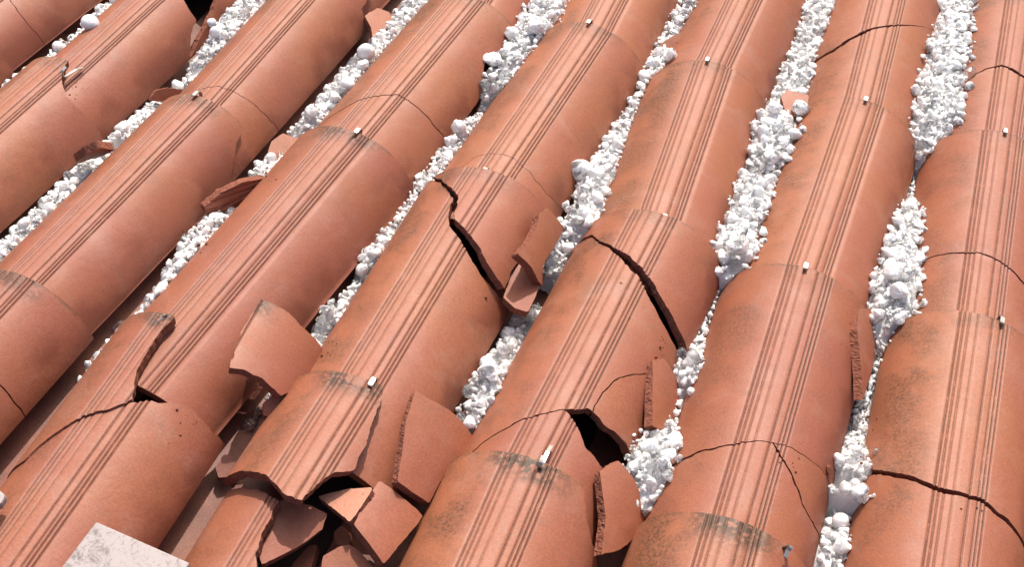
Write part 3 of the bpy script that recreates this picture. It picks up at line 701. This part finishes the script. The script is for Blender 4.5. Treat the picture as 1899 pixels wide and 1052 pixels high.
# gap: (px, py, height of the heap top in metres) down the picture
HAIL = {
 1: [],
 2: [(240, -12, .062), (205, 20, .062), (165, 50, .055), (130, 78, .050), (98, 100, .040), (60, 125, .026), (40, 140, .045), (5, 165, .060), (-40, 200, .06)],
 3: [(470, -20, .072), (430, 20, .076), (400, 70, .072), (372, 110, .062), (355, 140, .052), (335, 158, .045), (280, 195, .035), (262, 212, .052), (215, 250, .062), (196, 266, .058), (185, 280, .020), (172, 296, .040), (120, 340, .062), (80, 380, .066), (30, 430, .062), (0, 465, .058), (-30, 500, .055)],
 4: [(790, -25, .045), (760, 0, .045), (725, 45, .045), (695, 85, .055), (660, 115, .066), (610, 175, .066), (575, 215, .058), (545, 245, .035), (525, 270, .01), (500, 295, .034), (470, 325, .046), (455, 345, .03), (430, 385, .040), (395, 400, .050), (355, 440, .060), (330, 495, .060), (300, 540, .062), (275, 575, .058), (250, 592, .050), (225, 620, .0), (100, 760, -.02)],
 5: [(1020, -20, .080), (985, 45, .080), (950, 100, .078), (915, 150, .066), (905, 178, .045), (885, 208, .020), (860, 240, .048), (835, 280, .042), (810, 322, .045), (780, 352, .040), (755, 380, .032), (730, 420, .030), (700, 470, .046), (680, 495, .030), (665, 525, .012), (645, 560, .030), (625, 590, .040), (610, 630, .036), (600, 650, .0), (575, 685, .046), (552, 706, .040), (530, 720, .0), (470, 790, -.02)],
 6: [(1290, -15, .066), (1265, 20, .062), (1240, 60, .046), (1215, 120, .060), (1195, 160, .052), (1160, 215, .046), (1130, 270, .050), (1105, 310, .056), (1090, 360, .062), (1065, 405, .066), (1045, 440, .042), (1025, 475, .042), (1015, 505, .030), (1000, 540, -.01), (975, 585, .020), (950, 620, .022), (925, 655, .030), (905, 690, .052), (890, 740, .052), (875, 790, .040), (868, 815, .02), (850, 850, -.02)],
 7: [(1525, -15, .060), (1510, 40, .052), (1495, 80, .044), (1485, 130, .050), (1475, 160, .045), (1465, 190, .05), (1435, 230, .076), (1430, 280, .072), (1420, 312, .058), (1395, 340, .066), (1375, 420, .070), (1365, 470, .070), (1345, 510, .058), (1330, 540, .030), (1310, 590, .026), (1298, 640, .036), (1285, 670, .050), (1275, 705, .044), (1265, 740, .025), (1245, 780, .030), (1225, 810, .058), (1210, 860, .062), (1195, 900, .050), (1185, 945, .036), (1165, 980, .0)],
 8: [(1790, -15, .078), (1780, 20, .080), (1760, 100, .080), (1745, 190, .084), (1730, 240, .070), (1715, 285, .052), (1708, 330, .018), (1700, 365, .022), (1690, 385, .055), (1680, 440, .062), (1670, 520, .070), (1660, 590, .066), (1640, 620, .046), (1635, 640, .038), (1625, 700, .018), (1612, 745, .010), (1605, 780, .016), (1590, 820, .026), (1585, 860, .052), (1580, 905, .058), (1570, 925, .020), (1565, 960, .020), (1550, 1010, .036), (1540, 1050, .028), (1530, 1090, .028)],
 9: [],
}
rng = np.random.default_rng(4)
def ico(sub):
    import bmesh
    bm = bmesh.new(); bmesh.ops.create_icosphere(bm, subdivisions=sub, radius=1.0)
    bm.verts.ensure_lookup_table(); v = np.array([x.co[:] for x in bm.verts]); f = np.array([[q.index for q in p.verts] for p in bm.faces]); bm.free(); return v, f
I2, I3, I4 = ico(2), ico(3), ico(4)
def lumpy(base, seed, amp=0.22, spiky=0.0, cuts=9):
    v, f = base; r = np.random.default_rng(seed)
    d = r.normal(0, 1, (9, 3)); d /= np.linalg.norm(d, axis=1, keepdims=True)
    s = np.ones(len(v))
    for k in range(9):
        w = np.clip((v @ d[k] - 0.45) / 0.55, 0, 1); s += w * w * r.uniform(-1.0, 1.1) * amp
    for k in range(int(spiky)):
        e = r.normal(0, 1, 3); e /= np.linalg.norm(e); s += np.clip((v @ e - 0.80) / 0.20, 0, 1) * 0.35
    out = v * s[:, None] * (np.array([1.1, r.uniform(.75, 1), r.uniform(.6, .9)]) if cuts else np.array([1, .94, .84]))
    # flat facets where stones broke or touched
    for k in range(cuts):
        e = r.normal(0, 1, 3); e /= np.linalg.norm(e); lim = r.uniform(.48, .82); dd = out @ e; out = out - np.clip(dd - lim, 0, 1)[:, None] * 0.72 * e
    out += (0.16 if cuts else .05) * np.stack([vnoise(v[:, 0] * 4 + v[:, 2] * 3, v[:, 1] * 4 - v[:, 2] * 2, seed + k) for k in range(3)], 1) 
    out += (0.10 if cuts else .0) * np.stack([vnoise(v[:, 0] * 9 + v[:, 2] * 7, v[:, 1] * 9 - v[:, 2] * 6, seed + 9 + k) for k in range(3)], 1)
    return out, f
def rmat(r):
    q = r.normal(0, 1, 4); q /= np.linalg.norm(q); w, x, y, z = q
    return np.array([[1 - 2 * (y * y + z * z), 2 * (x * y - z * w), 2 * (x * z + y * w)], [2 * (x * y + z * w), 1 - 2 * (x * x + z * z), 2 * (y * z - x * w)], [2 * (x * z - y * w), 2 * (y * z + x * w), 1 - 2 * (x * x + y * y)]])
RES = 0.0015
HMS = {}; stones = []; heapV, heapF = [], []; HV = 0
for g, prof in HAIL.items():
    if not prof: continue
    py = []
    for px, pyy, h in prof:
        h = h * (0.80 if g <= 4 else 0.88 if g <= 6 else 0.94)
        P = at(px, pyy, max(h, 0.0)); py.append((P[1], h, P[0] - gapx(g, P[1])))
    py.sort(); ys = [a[0] for a in py]; hs = [a[1] for a in py]; dxs = [float(np.clip(a[2], -.028, .028)) for a in py]
    y0, y1 = max(ys[0], -1.25), min(ys[-1], 0.9)
    Yg = np.arange(y0, y1, RES); Ug = np.arange(-0.085, 0.0851, RES)
    cx = gapx(g, Yg); X = cx[:, None] + Ug[None, :]; Y = np.repeat(Yg[:, None], len(Ug), 1)
    tt = np.interp(Yg, ys, hs); dx = np.interp(Yg, ys, dxs)
    cov = cover_height((g - 1, g), X, Y); ch = -0.010 + 3.4 * Ug[None, :] ** 2 + 0 * X
    hm = np.maximum(cov, ch); solid = hm.copy()
    dx = dx + (0.004 if g <= 4 else 0.003 if g <= 6 else 0.0); uu = Ug[None, :] - dx[:, None]
    prof_u = 1 - (uu / (0.055 if g <= 5 else 0.07)) ** 2 - np.where(uu < -.008, 1, 0) * (1.6 if g in (2, 3, 4, 6) else .45) * (-uu / .02)
    n = vnoise(X * 70, Y * 70, 9) * 0.012 + vnoise(X * 190, Y * 190, 10) * 0.006
    heap = tt[:, None] * 1.0 - 0.006 - 0.020 * (1 - np.clip(prof_u, -2, 1)) + n
    heap = np.where(tt[:, None] < 0.004, -0.05, heap)
    # heap sheet
    keep = heap > hm - 0.002; st = 2
    sub = np.ix_(range(0, len(Yg), st), range(0, len(Ug), st)); hz = heap[sub]; kx = keep[sub]; Xs, Ys_ = X[sub], Y[sub]; a_, b_ = hz.shape
    idx = np.full(hz.shape, -1); base = len(heapV) and sum(len(q) for q in heapV)
    ids = np.arange(a_ * b_).reshape(a_, b_)
    cellk = kx[:-1, :-1] | kx[1:, :-1] | kx[:-1, 1:] | kx[1:, 1:]
    cellk &= (np.abs(hz[:-1, :-1] - np.maximum(solid[sub], -.02)[:-1, :-1]) < .2) & (hz[:-1, :-1] > -.03) & (hz[1:, 1:] > -.03)
    ii, jj = np.nonzero(cellk)
    heapV.append(np.stack([Xs.ravel(), Ys_.ravel(), hz.ravel()], 1))
    heapF.append(np.stack([ids[ii, jj], ids[ii, jj + 1], ids[ii + 1, jj + 1], ids[ii + 1, jj]], 1) + HV); HV += a_ * b_
    hm = np.maximum(hm, np.where(keep, heap, -1))
    L = y1 - y0; ntry = int(L * 2500)
    for k in range(ntry):
        u = rng.random(); r = 0.0024 + 0.0088 * u ** 1.8 + (0.003 * rng.random() if rng.random() < 0.05 else 0)
        best = None
        for _ in range(5):
            i = rng.integers(0, len(Yg)); ul = rng.normal(0, (0.011, 0.013, 0.014)[(g > 4) + (g > 6)]); j = int((ul + dx[i] + 0.085) / RES)
            if not 8 <= j < len(Ug) - 8 or tt[i] < 0.002: continue
            m = int(r / RES) + 1; i0, i1, j0, j1 = max(i - m, 0), min(i + m + 1, len(Yg)), max(j - m, 0), min(j + m + 1, len(Ug))
            di = (np.arange(i0, i1) - i)[:, None] * RES; dj = (np.arange(j0, j1) - j)[None, :] * RES; d2 = di ** 2 + dj ** 2; ins = d2 < r * r
            cap = np.sqrt(np.clip(r * r - d2, 0, None)); cz = (hm[i0:i1, j0:j1] + cap)[ins].max()
            cz -= r * 0.80
            if cz + 0.2 * r > tt[i] + 0.004 - (max(0, -ul - .006) * (1.1 if g in (2, 3, 4, 6) else .4)): continue
            if best is None or cz < best[0]: best = (cz, i, j, i0, i1, j0, j1, cap, ins)
        if best is None: continue
        cz, i, j, i0, i1, j0, j1, cap, ins = best
        hm[i0:i1, j0:j1] = np.where(ins, np.maximum(hm[i0:i1, j0:j1], cz + cap), hm[i0:i1, j0:j1])
        stones.append((X[i, j], Y[i, j], cz, r, g))
    HMS[g] = (y0, hm)
# stones that stand out in the photograph: (px, py, z, radius px, kind, label)
BIG = [(1077, 316, .078, 22, 1, 'big smooth egg-shaped hailstone alone on a tile flank beside the channel, centre'),
       (678, 97, .070, 18, 0, 'big round white hailstone on top of the pile at upper left of centre'),
       (645, 156, .062, 14, 0, 'round white hailstone low on the pile at upper left'),
       (167, 42, .070, 16, 0, 'lone round white ball of hail near the top left corner'),
       (108, 86, .058, 10, 0, 'small white ball of hail above the snapped tile lip'),
       (960, 594, .045, 19, 2, 'clear glassy hailstone in the gap below the flat pink shard'),
       (932, 647, .040, 12, 1, 'round cloudy hailstone with a tiny one on top, lower centre'),
       (908, 690, .062, 20, 1, 'large cloudy hailstone heading the pile at lower centre'),
       (1558, 967, .050, 16, 0, 'perfectly round white hailstone near the bottom right'),
       (1484, 200, .086, 17, 1, 'cloudy round hailstone beside the rosy shard, upper right'),
       (1438, 200, .080, 13, 0, 'white hailstone left of the rosy shard, upper right'),
       (1285, 662, .060, 14, 2, 'glassy round hailstone at the top of a pile right of centre'),
       (1282, 727, .048, 9, 0, 'small oval white hailstone between piles, right of centre'),
       (850, 236, .064, 15, 0, 'blunt white hailstone at the head of a narrow pile, upper centre'),
       (842, 258, .058, 8, 0, 'pea-sized white hailstone below the blunt one, upper centre'),
       (995, 50, .094, 18, 0, 'wide white hailstone in the big pile at top centre'),
       (948, 62, .088, 15, 0, 'white hailstone against the tile edge at top centre'),
       (915, 110, .080, 16, 0, 'white hailstone on the left side of the big pile at top centre'),
       (1245, 105, .070, 15, 1, 'cloudy hailstone under the small red shard at top'),
       (1195, 142, .068, 14, 0, 'round white hailstone midway along the channel at top centre-right'),
       (1655, 505, .084, 19, 0, 'large white lump of hail in the right-hand channel'),
       (1668, 540, .080, 20, 0, 'broad white lump of hail just below another in the right-hand channel'),
       (1368, 455, .082, 21, 1, 'large flattened white hailstone in the pile right of centre'),
       (1432, 290, .078, 20, 1, 'large bluish white hailstone under the tall pile, upper right'),
       (465, 788, .028, 16, 2, 'clear shattered ice lump in the shadowed gap at lower left'),
       (478, 768, .030, 11, 2, 'smaller clear ice chip in the shadowed gap at lower left'),
       (566, 688, .060, 13, 1, 'cloudy hailstone alone at the right of the lifted flap'),
       (300, 535, .070, 15, 0, 'white hailstone low in the left-hand channel pile'),
       (400, 60, .082, 12, 0, 'round white hailstone by the dark hole at upper left'),
       (392, 42, .084, 9, 0, 'small round hailstone by the dark hole at upper left'),
       (1625, 838, .060, 7, 2, 'melting bead of ice on the orange flank at lower right')]
def rest(px, py_, rp):
    """first point down the line of sight where a stone of that size would touch tile or hail"""
    d = ray(px, py_); ks = np.linspace((0.13 - CP[2]) / d[2], (-0.01 - CP[2]) / d[2], 160); P = CP + ks[:, None] * d
    Z = cover_height(range(10), P[:, 0], P[:, 1]); Z = np.maximum(Z, -0.012)
    for g, (y0, hm) in HMS.items():
        i = ((P[:, 1] - y0) / RES).astype(int); j = ((P[:, 0] - gapx(g, P[:, 1]) + 0.085) / RES).astype(int)
        ok = (i >= 0) & (i < hm.shape[0]) & (j >= 0) & (j < hm.shape[1])
        Z = np.where(ok, np.maximum(Z, hm[np.clip(i, 0, hm.shape[0] - 1), np.clip(j, 0, hm.shape[1] - 1)]), Z)
    r = rp * np.linalg.norm(P[0] - CP) / F
    hit = P[:, 2] - Z < r * 0.45
    return P[int(np.argmax(hit))] if hit.any() else at(px, py_, .05)
meshes_big = {}
def stone_mesh(k, kind):
    if (k, kind) not in meshes_big:
        v, f = lumpy(I4, 500 + k, 0.10 if k >= 20 else 0.28, 0 if k >= 20 else 2, 0 if k >= 20 else 6)
        meshes_big[k, kind] = make_mesh('hailstone', v, [tuple(q) for q in f.tolist()], [(MI, MI2, MI3)[kind]], smooth=[True] * len(f))
    return meshes_big[k, kind]
def place_stone(p, r, k, kind, label, group):
    R = rmat(rng) * r; Mx = np.eye(4); Mx[:3, :3] = R; Mx[:3, 3] = p
    return tag(link('hailstone', stone_mesh(k, kind), Mx), label, 'hailstone', group)
for n, (px, py_, z, rp, kind, lab) in enumerate(BIG):
    p = rest(px, py_, rp); d = np.linalg.norm(p - CP); place_stone(p, rp * d / F, (20 + n % 4) if any(w in lab for w in ('round', 'egg', 'ball', 'pea', 'oval', 'bead')) else n % 12, kind, lab, 'large hailstones')
inview = []
for s_ in stones:
    q = project(np.array(s_[:3])); d = np.linalg.norm(np.array(s_[:3]) - CP)
    inview.append(s_[3] / d if (-5 < q[0] < W + 5 and -5 < q[1] < H + 5) else 0)
order = np.argsort(-np.array(inview)); NB = 300 - len(BIG)
GH = {2: 'first', 3: 'second', 4: 'third', 5: 'fourth', 6: 'fifth', 7: 'sixth', 8: 'seventh'}
for o_ in order[:NB]:
    x, y, z, r, g = stones[o_]; kind = int(rng.choice([0, 0, 0, 1, 1, 2])) if True else 0
    place_stone(np.array([x, y, z]), r, int(rng.integers(0, 12)), kind, 'white hailstone packed among others in the %s hail-filled channel from the left' % GH[g], 'hailstones in the %s channel' % GH[g])
V, Fc, mi, nv = [], [], [], 0
small = [lumpy(I2, 900 + k, .3) for k in range(10)]; med = [lumpy(I3, 930 + k, .24, 2, 6) for k in range(10)]
for o_ in order[NB:]:
    x, y, z, r, g = stones[o_]; b = (med if r > 0.0042 else small)[int(rng.integers(0, 10))]
    v = b[0] @ (rmat(rng) * r).T + np.array([x, y, z]); V.append(v); Fc.append(b[1] + nv); nv += len(v)
    mi.append(np.full(len(b[1]), int(rng.choice([0, 0, 1, 1, 2]))))
V = np.concatenate(V); Fc = np.concatenate(Fc); mi = np.concatenate(mi)
me = make_mesh('hail', V, Fc.tolist(), [MF], smooth=[True] * len(Fc))
hob = link('hail', me, np.eye(4))
rm = hob.modifiers.new('melt', 'REMESH'); rm.mode = 'VOXEL'; rm.voxel_size = 0.00115; rm.use_smooth_shade = True
sm_ = hob.modifiers.new('soften', 'SMOOTH'); sm_.iterations = 2; sm_.factor = 0.5
tag(hob, 'countless small white hailstones filling the channels between tile columns', 'hail', kind='stuff')
HVv = np.concatenate(heapV); HF = np.concatenate(heapF)
used, inv = np.unique(HF.ravel(), return_inverse=True)
me = make_mesh('crushed_ice', HVv[used], inv.reshape(-1, 4).tolist(), [MS], smooth=[True] * len(HF))
tag(link('crushed_ice', me, np.eye(4)), 'slushy crushed ice beneath the hailstones in the channels', 'ice', kind='stuff')

# clay crumbs and grit shaken out of the breaks
GR = [(370, 440, 26, 22), (500, 330, 18, 8), (1010, 490, 14, 12), (1605, 780, 16, 20), (600, 640, 16, 14), (880, 215, 14, 12),
      (1230, 640, 14, 8), (960, 560, 25, 10), (1590, 600, 14, 8), (350, 790, 34, 8), (1470, 860, 20, 6), (1250, 90, 16, 10), (140, 160, 20, 8), (540, 900, 30, 10), (1600, 850, 12, 8), (1815, 950, 40, 6), (1170, 560, 20, 5)]
gv, gf, gn = [], [], 0
for cx_, cy_, sp, n in GR:
    for k in range(n):
        r = 0.0007 + 0.0017 * rng.random() ** 2; x_, y_ = cx_ + rng.normal(0, sp * .6), cy_ + rng.normal(0, sp * .6)
        p = rest(x_, y_, r * F / 1.6); b = small[int(rng.integers(0, 10))]
        v = b[0] @ (rmat(rng) * r).T + p; gv.append(v); gf.append(b[1] + gn); gn += len(v)
gf = np.concatenate(gf)
me = make_mesh('clay_grit', np.concatenate(gv), gf.tolist(), [MB], smooth=[True] * len(gf))
tag(link('clay_grit', me, np.eye(4)), 'fine red clay crumbs scattered round the breaks', 'grit', kind='stuff')
